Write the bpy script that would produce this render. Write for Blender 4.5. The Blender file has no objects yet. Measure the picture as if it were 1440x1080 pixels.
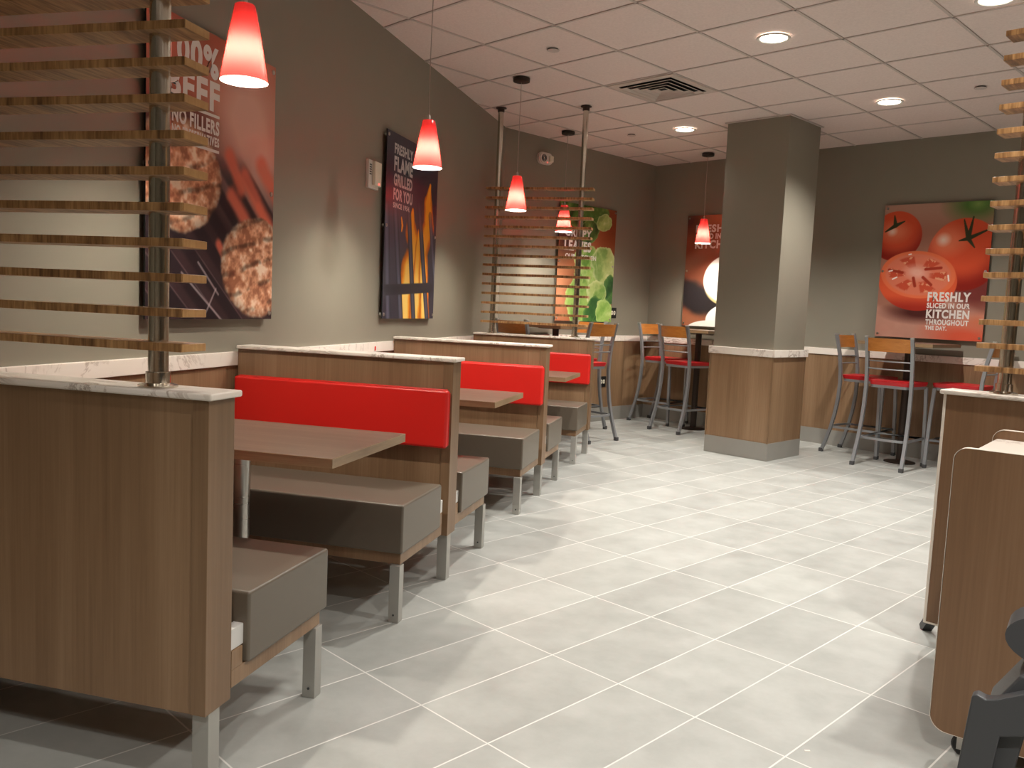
import bpy, bmesh, math, random
import numpy as np
from mathutils import Vector, Matrix

random.seed(4)
SC = bpy.context.scene
COL = SC.collection

# ------------------------------------------------------------------ helpers
def lin(r, g, b):
    f = lambda c: (c / 12.92) if c <= 0.04045 else ((c + 0.055) / 1.055) ** 2.4
    return (f(r / 255), f(g / 255), f(b / 255), 1.0)

TH = 0.5261616                        # the ceiling grid, floor tiles and far walls stand at 30 degrees to the booth wall
AX = Vector((math.cos(TH), -math.sin(TH), 0))
BX = Vector((math.sin(TH), math.cos(TH), 0))
def AB(a, b, z=0.0):
    v = AX * a + BX * b
    return Vector((v.x, v.y, z))
CEIL = 2.907

def link(o, parent=None):
    COL.objects.link(o)
    if parent is not None:
        o.parent = parent
    return o

def tag(o, label=None, cat=None, group=None, kind=None):
    if label: o['label'] = label
    if cat: o['category'] = cat
    if group: o['group'] = group
    if kind: o['kind'] = kind
    return o

def thing(name, label, cat, loc=(0, 0, 0), rz=0.0, group=None):
    o = bpy.data.objects.new(name, None)
    o.empty_display_size = 0.05
    link(o)
    o.location = loc
    o.rotation_euler = (0, 0, rz)
    return tag(o, label, cat, group)

def smooth_by_angle(bm, deg=40):
    lim = math.radians(deg)
    for f in bm.faces: f.smooth = True
    for e in bm.edges:
        if len(e.link_faces) == 2:
            e.smooth = e.calc_face_angle(0) < lim
        else:
            e.smooth = False

def obj(name, bm, mat, parent=None, smooth=True):
    bmesh.ops.recalc_face_normals(bm, faces=bm.faces[:])
    if smooth: smooth_by_angle(bm)
    me = bpy.data.meshes.new(name)
    bm.to_mesh(me); bm.free()
    if mat is not None: me.materials.append(mat)
    o = bpy.data.objects.new(name, me)
    if smooth:
        wn = o.modifiers.new('weighted_normals', 'WEIGHTED_NORMAL'); wn.keep_sharp = True
    return link(o, parent)

def BM(): return bmesh.new()

def box(bm, x0, x1, y0, y1, z0, z1, bev=0.0, seg=2, mat=None):
    t = bmesh.new()
    M = Matrix.Translation(((x0 + x1) / 2, (y0 + y1) / 2, (z0 + z1) / 2)) @ Matrix.Diagonal((x1 - x0, y1 - y0, z1 - z0, 1))
    bmesh.ops.create_cube(t, size=1.0, matrix=M)
    if bev > 0:
        bmesh.ops.bevel(t, geom=t.edges[:], offset=bev, segments=seg, profile=0.5, affect='EDGES')
    if mat is not None: bmesh.ops.transform(t, matrix=mat, verts=t.verts[:])
    _merge(bm, t)
    return bm

def _merge(bm, t):
    me = bpy.data.meshes.new('tmp')
    t.to_mesh(me); t.free()
    bm.from_mesh(me)
    bpy.data.meshes.remove(me)

def tube(bm, pts, r, n=12, square=False, cap=True, close=False, up=Vector((0, 0, 1))):
    pts = [Vector(p) for p in pts]
    m = len(pts)
    rings = []
    rr = r if isinstance(r, (list, tuple)) else [r] * m
    prev = None
    for i, p in enumerate(pts):
        if close: d = pts[(i + 1) % m] - pts[(i - 1) % m]
        elif i == 0: d = pts[1] - pts[0]
        elif i == m - 1: d = pts[-1] - pts[-2]
        else: d = (pts[i + 1] - p).normalized() + (p - pts[i - 1]).normalized()
        d.normalize()
        if prev is None:
            ref = up if abs(d.dot(up)) < 0.95 else Vector((1, 0, 0))
            s = d.cross(ref).normalized()
        else:
            s = (prev - d * prev.dot(d)).normalized()
        prev = s
        u = s.cross(d).normalized()
        ring = []
        k = 4 if square else n
        for j in range(k):
            a = 2 * math.pi * j / k + (math.pi / 4 if square else 0)
            q = rr[i] * (math.sqrt(2) if square else 1)
            ring.append(bm.verts.new(p + s * (math.cos(a) * q) + u * (math.sin(a) * q)))
        rings.append(ring)
    k = len(rings[0])
    for i in range(m if close else m - 1):
        a, b = rings[i], rings[(i + 1) % m]
        for j in range(k):
            bm.faces.new((a[j], a[(j + 1) % k], b[(j + 1) % k], b[j]))
    if cap and not close:
        bm.faces.new(rings[0]); bm.faces.new(list(reversed(rings[-1])))
    return bm

def lathe(bm, prof, n=32, cx=0.0, cy=0.0, cap0=False, cap1=False):
    rings = []
    for (r, z) in prof:
        rings.append([bm.verts.new((cx + r * math.cos(2 * math.pi * j / n), cy + r * math.sin(2 * math.pi * j / n), z)) for j in range(n)])
    for a, b in zip(rings[:-1], rings[1:]):
        for j in range(n):
            bm.faces.new((a[j], a[(j + 1) % n], b[(j + 1) % n], b[j]))
    if cap0: bm.faces.new(rings[0])
    if cap1: bm.faces.new(rings[-1])
    return bm

def prism(bm, outline, fn0, fn1):
    """outline: list of 2-D points; fn0 and fn1 map them to the two faces"""
    a = [bm.verts.new(fn0(p)) for p in outline]
    b = [bm.verts.new(fn1(p)) for p in outline]
    n = len(outline)
    bm.faces.new(a); bm.faces.new(list(reversed(b)))
    for i in range(n):
        bm.faces.new((a[i], b[i], b[(i + 1) % n], a[(i + 1) % n]))
    return bm

def arc(cx, cy, r, a0, a1, n=8):
    return [(cx + r * math.cos(math.radians(a0 + (a1 - a0) * i / n)), cy + r * math.sin(math.radians(a0 + (a1 - a0) * i / n))) for i in range(n + 1)]

def dup(root, loc, rz, label, group=None):
    r = root.copy(); COL.objects.link(r)
    r.location = loc; r.rotation_euler = (0, 0, rz); r['label'] = label
    if group: r['group'] = group
    for ch in list(root.children):
        c = ch.copy(); COL.objects.link(c); c.parent = r
        for g in list(ch.children):
            d = g.copy(); COL.objects.link(d); d.parent = c
    return r

# ------------------------------------------------------------------ materials
def newmat(name):
    m = bpy.data.materials.new(name); m.use_nodes = True
    nt = m.node_tree
    b = nt.nodes['Principled BSDF']
    return m, nt, b

def N(nt, t, **kw):
    n = nt.nodes.new(t)
    for k, v in kw.items():
        if k in n.inputs: n.inputs[k].default_value = v
        else: setattr(n, k, v)
    return n

def plain(name, col, rough=0.5, metal=0.0, spec=0.5, bump=0.0, bscale=200.0, var=0.0):
    m, nt, b = newmat(name)
    b.inputs['Base Color'].default_value = col
    b.inputs['Roughness'].default_value = rough
    b.inputs['Metallic'].default_value = metal
    b.inputs['Specular IOR Level'].default_value = spec
    tc = N(nt, 'ShaderNodeTexCoord')
    if var > 0:
        nz = N(nt, 'ShaderNodeTexNoise', Scale=6.0, Detail=4.0)
        nt.links.new(tc.outputs['Object'], nz.inputs['Vector'])
        mp = N(nt, 'ShaderNodeMapRange'); mp.inputs['To Min'].default_value = 1 - var; mp.inputs['To Max'].default_value = 1 + var
        nt.links.new(nz.outputs['Fac'], mp.inputs['Value'])
        mx = N(nt, 'ShaderNodeVectorMath', operation='SCALE'); mx.inputs[0].default_value = col[:3]
        nt.links.new(mp.outputs[0], mx.inputs['Scale'])
        nt.links.new(mx.outputs[0], b.inputs['Base Color'])
    if bump > 0:
        nz = N(nt, 'ShaderNodeTexNoise', Scale=bscale, Detail=3.0)
        nt.links.new(tc.outputs['Object'], nz.inputs['Vector'])
        bp = N(nt, 'ShaderNodeBump', Strength=bump, Distance=0.002)
        nt.links.new(nz.outputs['Fac'], bp.inputs['Height'])
        nt.links.new(bp.outputs[0], b.inputs['Normal'])
    return m

def ramp(nt, stops):
    r = N(nt, 'ShaderNodeValToRGB')
    e = r.color_ramp.elements
    e[0].position, e[0].color = stops[0]
    e[1].position, e[1].color = stops[-1]
    for p, c in stops[1:-1]:
        x = e.new(p); x.color = c
    return r

def wood(name, dark, mid, light, scale=(9, 9, 0.35), fine=(120, 120, 2.5), rough=0.42, fine_amt=0.35, rot=0.0):
    m, nt, b = newmat(name)
    tc = N(nt, 'ShaderNodeTexCoord')
    mp = N(nt, 'ShaderNodeMapping'); mp.inputs['Scale'].default_value = scale; mp.inputs['Rotation'].default_value = (0, 0, rot)
    nt.links.new(tc.outputs['Object'], mp.inputs['Vector'])
    n1 = N(nt, 'ShaderNodeTexNoise', Scale=1.0, Detail=5.0, Roughness=0.6)
    nt.links.new(mp.outputs[0], n1.inputs['Vector'])
    mp2 = N(nt, 'ShaderNodeMapping'); mp2.inputs['Scale'].default_value = fine; mp2.inputs['Rotation'].default_value = (0, 0, rot)
    nt.links.new(tc.outputs['Object'], mp2.inputs['Vector'])
    n2 = N(nt, 'ShaderNodeTexNoise', Scale=1.0, Detail=4.0, Roughness=0.65)
    nt.links.new(mp2.outputs[0], n2.inputs['Vector'])
    mx = N(nt, 'ShaderNodeMix', data_type='FLOAT')
    mx.inputs['Factor'].default_value = fine_amt
    nt.links.new(n1.outputs['Fac'], mx.inputs[2]); nt.links.new(n2.outputs['Fac'], mx.inputs[3])
    r = ramp(nt, [(0.30, dark), (0.50, mid), (0.68, light)])
    nt.links.new(mx.outputs[0], r.inputs['Fac'])
    nt.links.new(r.outputs['Color'], b.inputs['Base Color'])
    b.inputs['Roughness'].default_value = rough
    bp = N(nt, 'ShaderNodeBump', Strength=0.08, Distance=0.001)
    nt.links.new(n2.outputs['Fac'], bp.inputs['Height']); nt.links.new(bp.outputs[0], b.inputs['Normal'])
    return m

def marble(name):
    m, nt, b = newmat(name)
    tc = N(nt, 'ShaderNodeTexCoord')
    n0 = N(nt, 'ShaderNodeTexNoise', Scale=2.2, Detail=6.0, Roughness=0.7, Distortion=1.6)
    nt.links.new(tc.outputs['Object'], n0.inputs['Vector'])
    r = ramp(nt, [(0.0, lin(238, 230, 220)), (0.46, lin(240, 232, 223)), (0.495, lin(160, 140, 124)), (0.52, lin(236, 227, 217)), (1.0, lin(228, 219, 210))])
    nt.links.new(n0.outputs['Fac'], r.inputs['Fac'])
    n1 = N(nt, 'ShaderNodeTexNoise', Scale=3.0, Detail=4.0)
    nt.links.new(tc.outputs['Object'], n1.inputs['Vector'])
    r1 = ramp(nt, [(0.45, (0, 0, 0, 1)), (0.62, (1, 1, 1, 1))])
    nt.links.new(n1.outputs['Fac'], r1.inputs['Fac'])
    mx = N(nt, 'ShaderNodeMix', data_type='RGBA'); mx.inputs[6].default_value = lin(236, 226, 214)
    nt.links.new(r1.outputs['Color'], mx.inputs[0]); nt.links.new(r.outputs['Color'], mx.inputs[7])
    nt.links.new(mx.outputs[2], b.inputs['Base Color'])
    b.inputs['Roughness'].default_value = 0.3
    return m

def bamboo(name):
    m, nt, b = newmat(name)
    tc = N(nt, 'ShaderNodeTexCoord')
    mp = N(nt, 'ShaderNodeMapping'); mp.inputs['Scale'].default_value = (75, 9, 8)
    nt.links.new(tc.outputs['Object'], mp.inputs['Vector'])
    n1 = N(nt, 'ShaderNodeTexNoise', Scale=1.0, Detail=2.0, Roughness=0.7)
    nt.links.new(mp.outputs[0], n1.inputs['Vector'])
    mp2 = N(nt, 'ShaderNodeMapping'); mp2.inputs['Scale'].default_value = (9, 2, 2)
    nt.links.new(tc.outputs['Object'], mp2.inputs['Vector'])
    n2 = N(nt, 'ShaderNodeTexNoise', Scale=1.0, Detail=2.0)
    nt.links.new(mp2.outputs[0], n2.inputs['Vector'])
    mx = N(nt, 'ShaderNodeMix', data_type='FLOAT'); mx.inputs['Factor'].default_value = 0.45
    nt.links.new(n1.outputs['Fac'], mx.inputs[2]); nt.links.new(n2.outputs['Fac'], mx.inputs[3])
    r = ramp(nt, [(0.36, lin(106, 74, 46)), (0.48, lin(156, 114, 72)), (0.62, lin(198, 154, 104))])
    nt.links.new(mx.outputs[0], r.inputs['Fac'])
    nt.links.new(r.outputs['Color'], b.inputs['Base Color'])
    b.inputs['Roughness'].default_value = 0.4
    return m

def floor_mat():
    m, nt, b = newmat('floor_tile')
    geo = N(nt, 'ShaderNodeNewGeometry')
    sep = N(nt, 'ShaderNodeVectorMath', operation='DOT_PRODUCT'); sep.inputs[1].default_value = AX[:]
    sep2 = N(nt, 'ShaderNodeVectorMath', operation='DOT_PRODUCT'); sep2.inputs[1].default_value = BX[:]
    nt.links.new(geo.outputs['Position'], sep.inputs[0]); nt.links.new(geo.outputs['Position'], sep2.inputs[0])
    def cell(src, off, size):
        a = N(nt, 'ShaderNodeMath', operation='SUBTRACT'); a.inputs[1].default_value = off
        nt.links.new(src, a.inputs[0])
        d = N(nt, 'ShaderNodeMath', operation='DIVIDE'); d.inputs[1].default_value = size
        nt.links.new(a.outputs[0], d.inputs[0])
        fl = N(nt, 'ShaderNodeMath', operation='FLOOR'); nt.links.new(d.outputs[0], fl.inputs[0])
        fr = N(nt, 'ShaderNodeMath', operation='SUBTRACT'); nt.links.new(d.outputs[0], fr.inputs[0]); nt.links.new(fl.outputs[0], fr.inputs[1])
        pp = N(nt, 'ShaderNodeMath', operation='PINGPONG'); pp.inputs[1].default_value = 0.5
        nt.links.new(fr.outputs[0], pp.inputs[0])
        dm = N(nt, 'ShaderNodeMath', operation='MULTIPLY'); dm.inputs[1].default_value = size
        nt.links.new(pp.outputs[0], dm.inputs[0])
        return fl.outputs[0], dm.outputs[0]
    ia, da = cell(sep.outputs['Value'], -1.605, 0.2945)
    ib, db = cell(sep2.outputs['Value'], 2.166, 0.5905)
    mn = N(nt, 'ShaderNodeMath', operation='MINIMUM'); nt.links.new(da, mn.inputs[0]); nt.links.new(db, mn.inputs[1])
    gr = N(nt, 'ShaderNodeMapRange'); gr.inputs['From Min'].default_value = 0.0018; gr.inputs['From Max'].default_value = 0.0032
    nt.links.new(mn.outputs[0], gr.inputs['Value'])       # 0 in the grout, 1 on the tile
    cb = N(nt, 'ShaderNodeCombineXYZ'); nt.links.new(ia, cb.inputs[0]); nt.links.new(ib, cb.inputs[1])
    wn = N(nt, 'ShaderNodeTexWhiteNoise', noise_dimensions='2D'); nt.links.new(cb.outputs[0], wn.inputs['Vector'])
    off = N(nt, 'ShaderNodeVectorMath', operation='SCALE'); off.inputs['Scale'].default_value = 7.0
    nt.links.new(wn.outputs['Color'], off.inputs[0])
    ad = N(nt, 'ShaderNodeVectorMath', operation='ADD'); nt.links.new(geo.outputs['Position'], ad.inputs[0]); nt.links.new(off.outputs[0], ad.inputs[1])
    cl = N(nt, 'ShaderNodeTexNoise', Scale=4.5, Detail=7.0, Roughness=0.62); nt.links.new(ad.outputs[0], cl.inputs['Vector'])
    r = ramp(nt, [(0.25, lin(148, 149, 144)), (0.5, lin(163, 164, 159)), (0.75, lin(176, 177, 172))])
    nt.links.new(cl.outputs['Fac'], r.inputs['Fac'])
    hs = N(nt, 'ShaderNodeMapRange'); hs.inputs['To Min'].default_value = 0.93; hs.inputs['To Max'].default_value = 1.05
    nt.links.new(wn.outputs['Value'], hs.inputs['Value'])
    sc = N(nt, 'ShaderNodeVectorMath', operation='SCALE'); nt.links.new(r.outputs['Color'], sc.inputs[0]); nt.links.new(hs.outputs[0], sc.inputs['Scale'])
    mx = N(nt, 'ShaderNodeMix', data_type='RGBA'); mx.inputs[6].default_value = lin(214, 212, 206)
    nt.links.new(gr.outputs[0], mx.inputs[0]); nt.links.new(sc.outputs[0], mx.inputs[7])
    nt.links.new(mx.outputs[2], b.inputs['Base Color'])
    rr = N(nt, 'ShaderNodeMapRange'); rr.inputs['To Min'].default_value = 0.30; rr.inputs['To Max'].default_value = 0.48
    nt.links.new(cl.outputs['Fac'], rr.inputs['Value']); nt.links.new(rr.outputs[0], b.inputs['Roughness'])
    bp = N(nt, 'ShaderNodeBump', Strength=0.25, Distance=0.002); nt.links.new(gr.outputs[0], bp.inputs['Height'])
    nt.links.new(bp.outputs[0], b.inputs['Normal'])
    return m

def ceiling_mat():
    m, nt, b = newmat('ceiling_tile')
    tc = N(nt, 'ShaderNodeTexCoord')
    nz = N(nt, 'ShaderNodeTexNoise', Scale=60.0, Detail=5.0, Roughness=0.7); nt.links.new(tc.outputs['Object'], nz.inputs['Vector'])
    r = ramp(nt, [(0.3, lin(215, 198, 191)), (0.7, lin(228, 211, 204))])
    nt.links.new(nz.outputs['Fac'], r.inputs['Fac']); nt.links.new(r.outputs['Color'], b.inputs['Base Color'])
    b.inputs['Roughness'].default_value = 0.85
    b.inputs['Specular IOR Level'].default_value = 0.2
    bp = N(nt, 'ShaderNodeBump', Strength=0.15, Distance=0.002); nt.links.new(nz.outputs['Fac'], bp.inputs['Height'])
    nt.links.new(bp.outputs[0], b.inputs['Normal'])
    return m

def emis(name, col, s):
    m, nt, b = newmat(name)
    b.inputs['Base Color'].default_value = (0.8, 0.8, 0.8, 1)
    b.inputs['Emission Color'].default_value = col
    b.inputs['Emission Strength'].default_value = s
    return m

def brushed(name, col, rough=0.35, stretch=(4, 4, 300)):
    m, nt, b = newmat(name)
    b.inputs['Base Color'].default_value = col
    b.inputs['Metallic'].default_value = 1.0
    tc = N(nt, 'ShaderNodeTexCoord')
    mp = N(nt, 'ShaderNodeMapping'); mp.inputs['Scale'].default_value = stretch
    nt.links.new(tc.outputs['Object'], mp.inputs['Vector'])
    nz = N(nt, 'ShaderNodeTexNoise', Scale=1.0, Detail=2.0); nt.links.new(mp.outputs[0], nz.inputs['Vector'])
    mr = N(nt, 'ShaderNodeMapRange'); mr.inputs['To Min'].default_value = rough - 0.08; mr.inputs['To Max'].default_value = rough + 0.08
    nt.links.new(nz.outputs['Fac'], mr.inputs['Value']); nt.links.new(mr.outputs[0], b.inputs['Roughness'])
    return m

def glass_shade():
    """red cased glass: red and shiny outside, white inside"""
    m, nt, b = newmat('red_glass')
    nt.nodes.remove(b)
    out = nt.nodes['Material Output']
    tr = N(nt, 'ShaderNodeBsdfTranslucent', Color=(0.07, 0.0030, 0.0024, 1))
    df = N(nt, 'ShaderNodeBsdfDiffuse', Color=(0.55, 0.008, 0.04, 1))
    gl = N(nt, 'ShaderNodeBsdfGlossy', Color=(1, 1, 1, 1), Roughness=0.06)
    m1 = N(nt, 'ShaderNodeMixShader'); m1.inputs[0].default_value = 0.35
    nt.links.new(tr.outputs[0], m1.inputs[1]); nt.links.new(df.outputs[0], m1.inputs[2])
    fr = N(nt, 'ShaderNodeFresnel', IOR=1.45)
    m2 = N(nt, 'ShaderNodeMixShader')
    nt.links.new(fr.outputs[0], m2.inputs[0]); nt.links.new(m1.outputs[0], m2.inputs[1]); nt.links.new(gl.outputs[0], m2.inputs[2])
    wd = N(nt, 'ShaderNodeBsdfDiffuse', Color=(0.5, 0.42, 0.40, 1))
    m3 = N(nt, 'ShaderNodeMixShader'); m3.inputs[0].default_value = 0.45
    nt.links.new(tr.outputs[0], m3.inputs[1]); nt.links.new(wd.outputs[0], m3.inputs[2])
    ge = N(nt, 'ShaderNodeNewGeometry')
    m4 = N(nt, 'ShaderNodeMixShader')
    nt.links.new(ge.outputs['Backfacing'], m4.inputs[0]); nt.links.new(m2.outputs[0], m4.inputs[1]); nt.links.new(m3.outputs[0], m4.inputs[2])
    nt.links.new(m4.outputs[0], out.inputs['Surface'])
    return m

M = {}
M['wall'] = plain('taupe_paint', lin(136, 130, 116), rough=0.42, spec=0.35, bump=0.05, bscale=90, var=0.03)
M['ceiling'] = ceiling_mat()
M['tbar'] = plain('ceiling_grid_metal', lin(192, 178, 171), rough=0.6)  # greyer than the tiles, shadow of the joints put into the tone
M['floor'] = floor_mat()
M['lam'] = wood('walnut_laminate', lin(116, 88, 62), lin(136, 107, 79), lin(153, 124, 95), rough=0.4)
M['lam_edge'] = wood('walnut_laminate_edge', lin(108, 82, 58), lin(124, 97, 71), lin(137, 110, 83), rough=0.4)
M['lam_dark'] = wood('brown_laminate', lin(114, 84, 59), lin(130, 98, 70), lin(142, 110, 82), scale=(7, 7, 0.3), rough=0.38)
M['tabletop'] = wood('grey_brown_tabletop', lin(84, 66, 55), lin(102, 83, 70), lin(120, 101, 86), scale=(1.2, 14, 14), fine=(6, 160, 160), rough=0.3)
M['tableedge'] = wood('table_edge_banding', lin(120, 96, 70), lin(140, 115, 86), lin(158, 133, 102), scale=(1.5, 3, 20), fine=(10, 10, 160), rough=0.4)
M['marble'] = marble('white_veined_laminate')
M['bamboo'] = bamboo('strand_bamboo')
M['bamboo_end'] = wood('bamboo_end_grain', lin(168, 122, 74), lin(190, 144, 92), lin(205, 162, 108), scale=(20, 20, 20), rough=0.45)
M['vinyl'] = plain('taupe_vinyl', lin(101, 92, 80), rough=0.36, bump=0.06, bscale=350)
M['red'] = plain('red_vinyl', lin(212, 34, 28), rough=0.36, bump=0.08, bscale=300)
M['steel'] = brushed('satin_steel', lin(196, 192, 186), 0.30)
M['chrome'] = brushed('polished_steel', lin(214, 208, 196), 0.17)
M['legmetal'] = plain('silver_painted_leg', lin(176, 174, 168), rough=0.4, metal=0.55)
M['whitemetal'] = plain('white_painted_bracket', lin(214, 212, 208), rough=0.4)
M['stool'] = plain('grey_hammered_metal', lin(150, 152, 155), rough=0.4, metal=0.5, bump=0.1, bscale=220)
M['rubber'] = plain('dark_rubber', lin(70, 70, 71), rough=0.7)
M['seatred'] = plain('red_seat_vinyl', lin(196, 26, 34), rough=0.4)
M['beech'] = wood('orange_stained_beech', lin(160, 96, 38), lin(184, 116, 50), lin(200, 134, 64), scale=(2, 20, 20), fine=(10, 120, 120), rough=0.35)
M['bronze'] = plain('dark_bronze', lin(64, 54, 48), rough=0.45, metal=0.6)
M['cord'] = plain('clear_cord', lin(170, 155, 145), rough=0.4)
M['basetile'] = plain('grey_base_tile', lin(142, 139, 132), rough=0.45, var=0.06)
M['black'] = plain('black_plastic', lin(24, 23, 22), rough=0.45)
M['charcoal'] = plain('charcoal_plastic', lin(66, 67, 69), rough=0.42, bump=0.08, bscale=260)
M['white'] = plain('white_plastic', lin(214, 208, 200), rough=0.4)
M['ivory'] = plain('ivory_plastic', lin(226, 220, 200), rough=0.4)
M['edge'] = plain('pale_edge_band', lin(236, 226, 212), rough=0.45)
M['vent'] = plain('vent_white', lin(196, 180, 170), rough=0.6)
M['ventdark'] = plain('vent_slot_shade', lin(12, 10, 9), rough=0.9)
M['letter'] = plain('white_print', lin(226, 218, 212), rough=0.3)
M['letter_grey'] = plain('pale_grey_print', lin(196, 190, 188), rough=0.3)
M['lens'] = emis('lamp_lens', (1.0, 0.88, 0.74, 1), 14.0)
M['bulb'] = emis('warm_bulb', (1.0, 0.93, 0.82, 1), 1500.0)
M['red_led'] = emis('red_led', (1.0, 0.02, 0.01, 1), 4.0)
M['shade'] = glass_shade()
def art_mat():
    m, nt, b = newmat('printed_photograph')
    at = N(nt, 'ShaderNodeAttribute'); at.attribute_name = 'art'
    nt.links.new(at.outputs['Color'], b.inputs['Base Color'])
    b.inputs['Roughness'].default_value = 0.3
    b.inputs['Specular IOR Level'].default_value = 0.18
    return m
M['art'] = art_mat()

# ------------------------------------------------------------------ the room
X1 = -2.245
A2, B3 = -5.885, 8.095
ycorner = (X1 * math.cos(TH) - A2) / math.sin(TH)
c01 = Vector((X1, -2.6, 0)); c12 = Vector((X1, ycorner, 0)); c23 = AB(A2, B3); c34 = AB(2.8, B3)
c45 = Vector((c34.x, -2.6, 0))
poly = [c01, c12, c23, c34, c45]

def struct(name, bm, mat, parent=None, smooth=True):
    o = obj(name, bm, mat, parent, smooth)
    o['kind'] = 'structure'
    return o

bm = BM()
prism(bm, [(p.x, p.y) for p in poly], lambda p: (p[0], p[1], -0.08), lambda p: (p[0], p[1], 0.0))
struct('floor', bm, M['floor'], smooth=False)
bm = BM()
prism(bm, [(p.x, p.y) for p in poly], lambda p: (p[0], p[1], CEIL + 0.006), lambda p: (p[0], p[1], CEIL + 0.08))
ceil = struct('ceiling', bm, M['ceiling'], smooth=False)

def clip_line(p, d):
    """the stretch of the line p + t d that lies inside the room"""
    t0, t1 = -50.0, 50.0
    n = len(poly)
    for i in range(n):
        a, b = poly[i], poly[(i + 1) % n]
        e = b - a
        nrm = Vector((e.y, -e.x))          # inward (the outline runs clockwise)
        num = (a.x - p.x) * nrm.x + (a.y - p.y) * nrm.y
        den = d.x * nrm.x + d.y * nrm.y
        if abs(den) < 1e-9:
            if num > 0: return None
            continue
        t = num / den
        if den > 0: t0 = max(t0, t)
        else: t1 = min(t1, t)
    return (t0, t1) if t1 - t0 > 0.05 else None

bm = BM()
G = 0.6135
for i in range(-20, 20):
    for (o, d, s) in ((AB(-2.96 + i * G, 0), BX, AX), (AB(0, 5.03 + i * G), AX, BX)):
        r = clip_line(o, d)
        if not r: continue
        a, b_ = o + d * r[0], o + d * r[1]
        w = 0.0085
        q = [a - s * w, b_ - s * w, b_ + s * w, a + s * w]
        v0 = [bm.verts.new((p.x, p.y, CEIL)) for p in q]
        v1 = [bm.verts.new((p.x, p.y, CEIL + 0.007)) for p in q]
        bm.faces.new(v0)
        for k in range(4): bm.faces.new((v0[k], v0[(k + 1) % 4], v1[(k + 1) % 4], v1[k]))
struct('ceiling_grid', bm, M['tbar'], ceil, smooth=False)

def strip(a, b, d0, d1, z0, z1):
    """a slab along the wall line a-b between the depths d0 and d1 into the room"""
    e = (b - a).normalized(); nn = Vector((e.y, -e.x, 0))
    t = BM()
    q = [a + nn * d0, b + nn * d0, b + nn * d1, a + nn * d1]
    prism(t, [(p.x, p.y) for p in q], lambda p: (p[0], p[1], z0), lambda p: (p[0], p[1], z1))
    return t

walls = [('wall_left', c01, c12), ('wall_far_left', c12, c23), ('wall_far', c23, c34), ('wall_right', c34, c45), ('wall_near', c45, c01)]
tn = 1
for nm, a, b_ in walls:
    e = (b_ - a).normalized()
    struct(nm, strip(a - e * 0.1, b_ + e * 0.1, -0.12, 0.0, -0.08, CEIL + 0.08), M['wall'], smooth=False)
    side = nm.replace('wall_', '')
    struct('baseboard_' + side, strip(a, b_, 0.0, 0.016, 0.0, 0.152), M['basetile'], smooth=False)
    # wood wainscot, its grain running upright along the wall
    L = (b_ - a).length
    ang = math.atan2(e.y, e.x)
    t = BM(); box(t, 0, L, -0.012, 0, 0.152, 0.895)
    o = struct('trim_%d' % tn, t, M['lam'], smooth=False); tn += 1
    o.location = a; o.rotation_euler = (0, 0, ang)
    t = BM(); box(t, 0, L, -0.022, 0, 0.893, 0.956, 0.003)
    o = struct('trim_%d' % tn, t, M['marble']); tn += 1
    o.location = a; o.rotation_euler = (0, 0, ang)

# the square pillar
def abox(bm, a0, a1, b0, b1, z0, z1, bev=0):
    """a box in the pillar's own frame"""
    return box(bm, a0, a1, b0, b1, z0, z1, bev)
pil = Vector((-3.775, 6.89))
ploc = AB(pil.x, pil.y)
hw, hd = 0.292, 0.28
t = BM(); abox(t, -hw, hw, -hd, hd, 0.0, CEIL + 0.01)
col = struct('column', t, M['wall'], smooth=False)
col.location = ploc; col.rotation_euler = (0, 0, -TH)
t = BM(); abox(t, -hw - .012, hw + .012, -hd - .012, hd + .012, 0.15, 0.893)
struct('column_panel', t, M['lam'], col, smooth=False)
t = BM()
for sx in (-1, 1):
    for sy in (-1, 1):
        abox(t, sx * (hw + .012) - .008, sx * (hw + .012) + .004 if sx < 0 else sx * (hw + .012) + .004, sy * (hd + .012) - .008, sy * (hd + .012) + .004, 0.15, 0.893)
struct('column_trim', t, M['lam_edge'], col, smooth=False)
t = BM(); abox(t, -hw - .03, hw + .03, -hd - .03, hd + .03, 0.893, 0.955, 0.003)
struct('column_rail', t, M['marble'], col)
t = BM(); abox(t, -hw - .018, hw + .018, -hd - .018, hd + .018, 0.0, 0.152)
struct('column_base', t, M['basetile'], col, smooth=False)
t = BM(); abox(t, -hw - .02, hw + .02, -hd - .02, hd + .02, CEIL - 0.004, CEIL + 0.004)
struct('column_ceiling_trim', t, M['tbar'], col, smooth=False)

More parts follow.
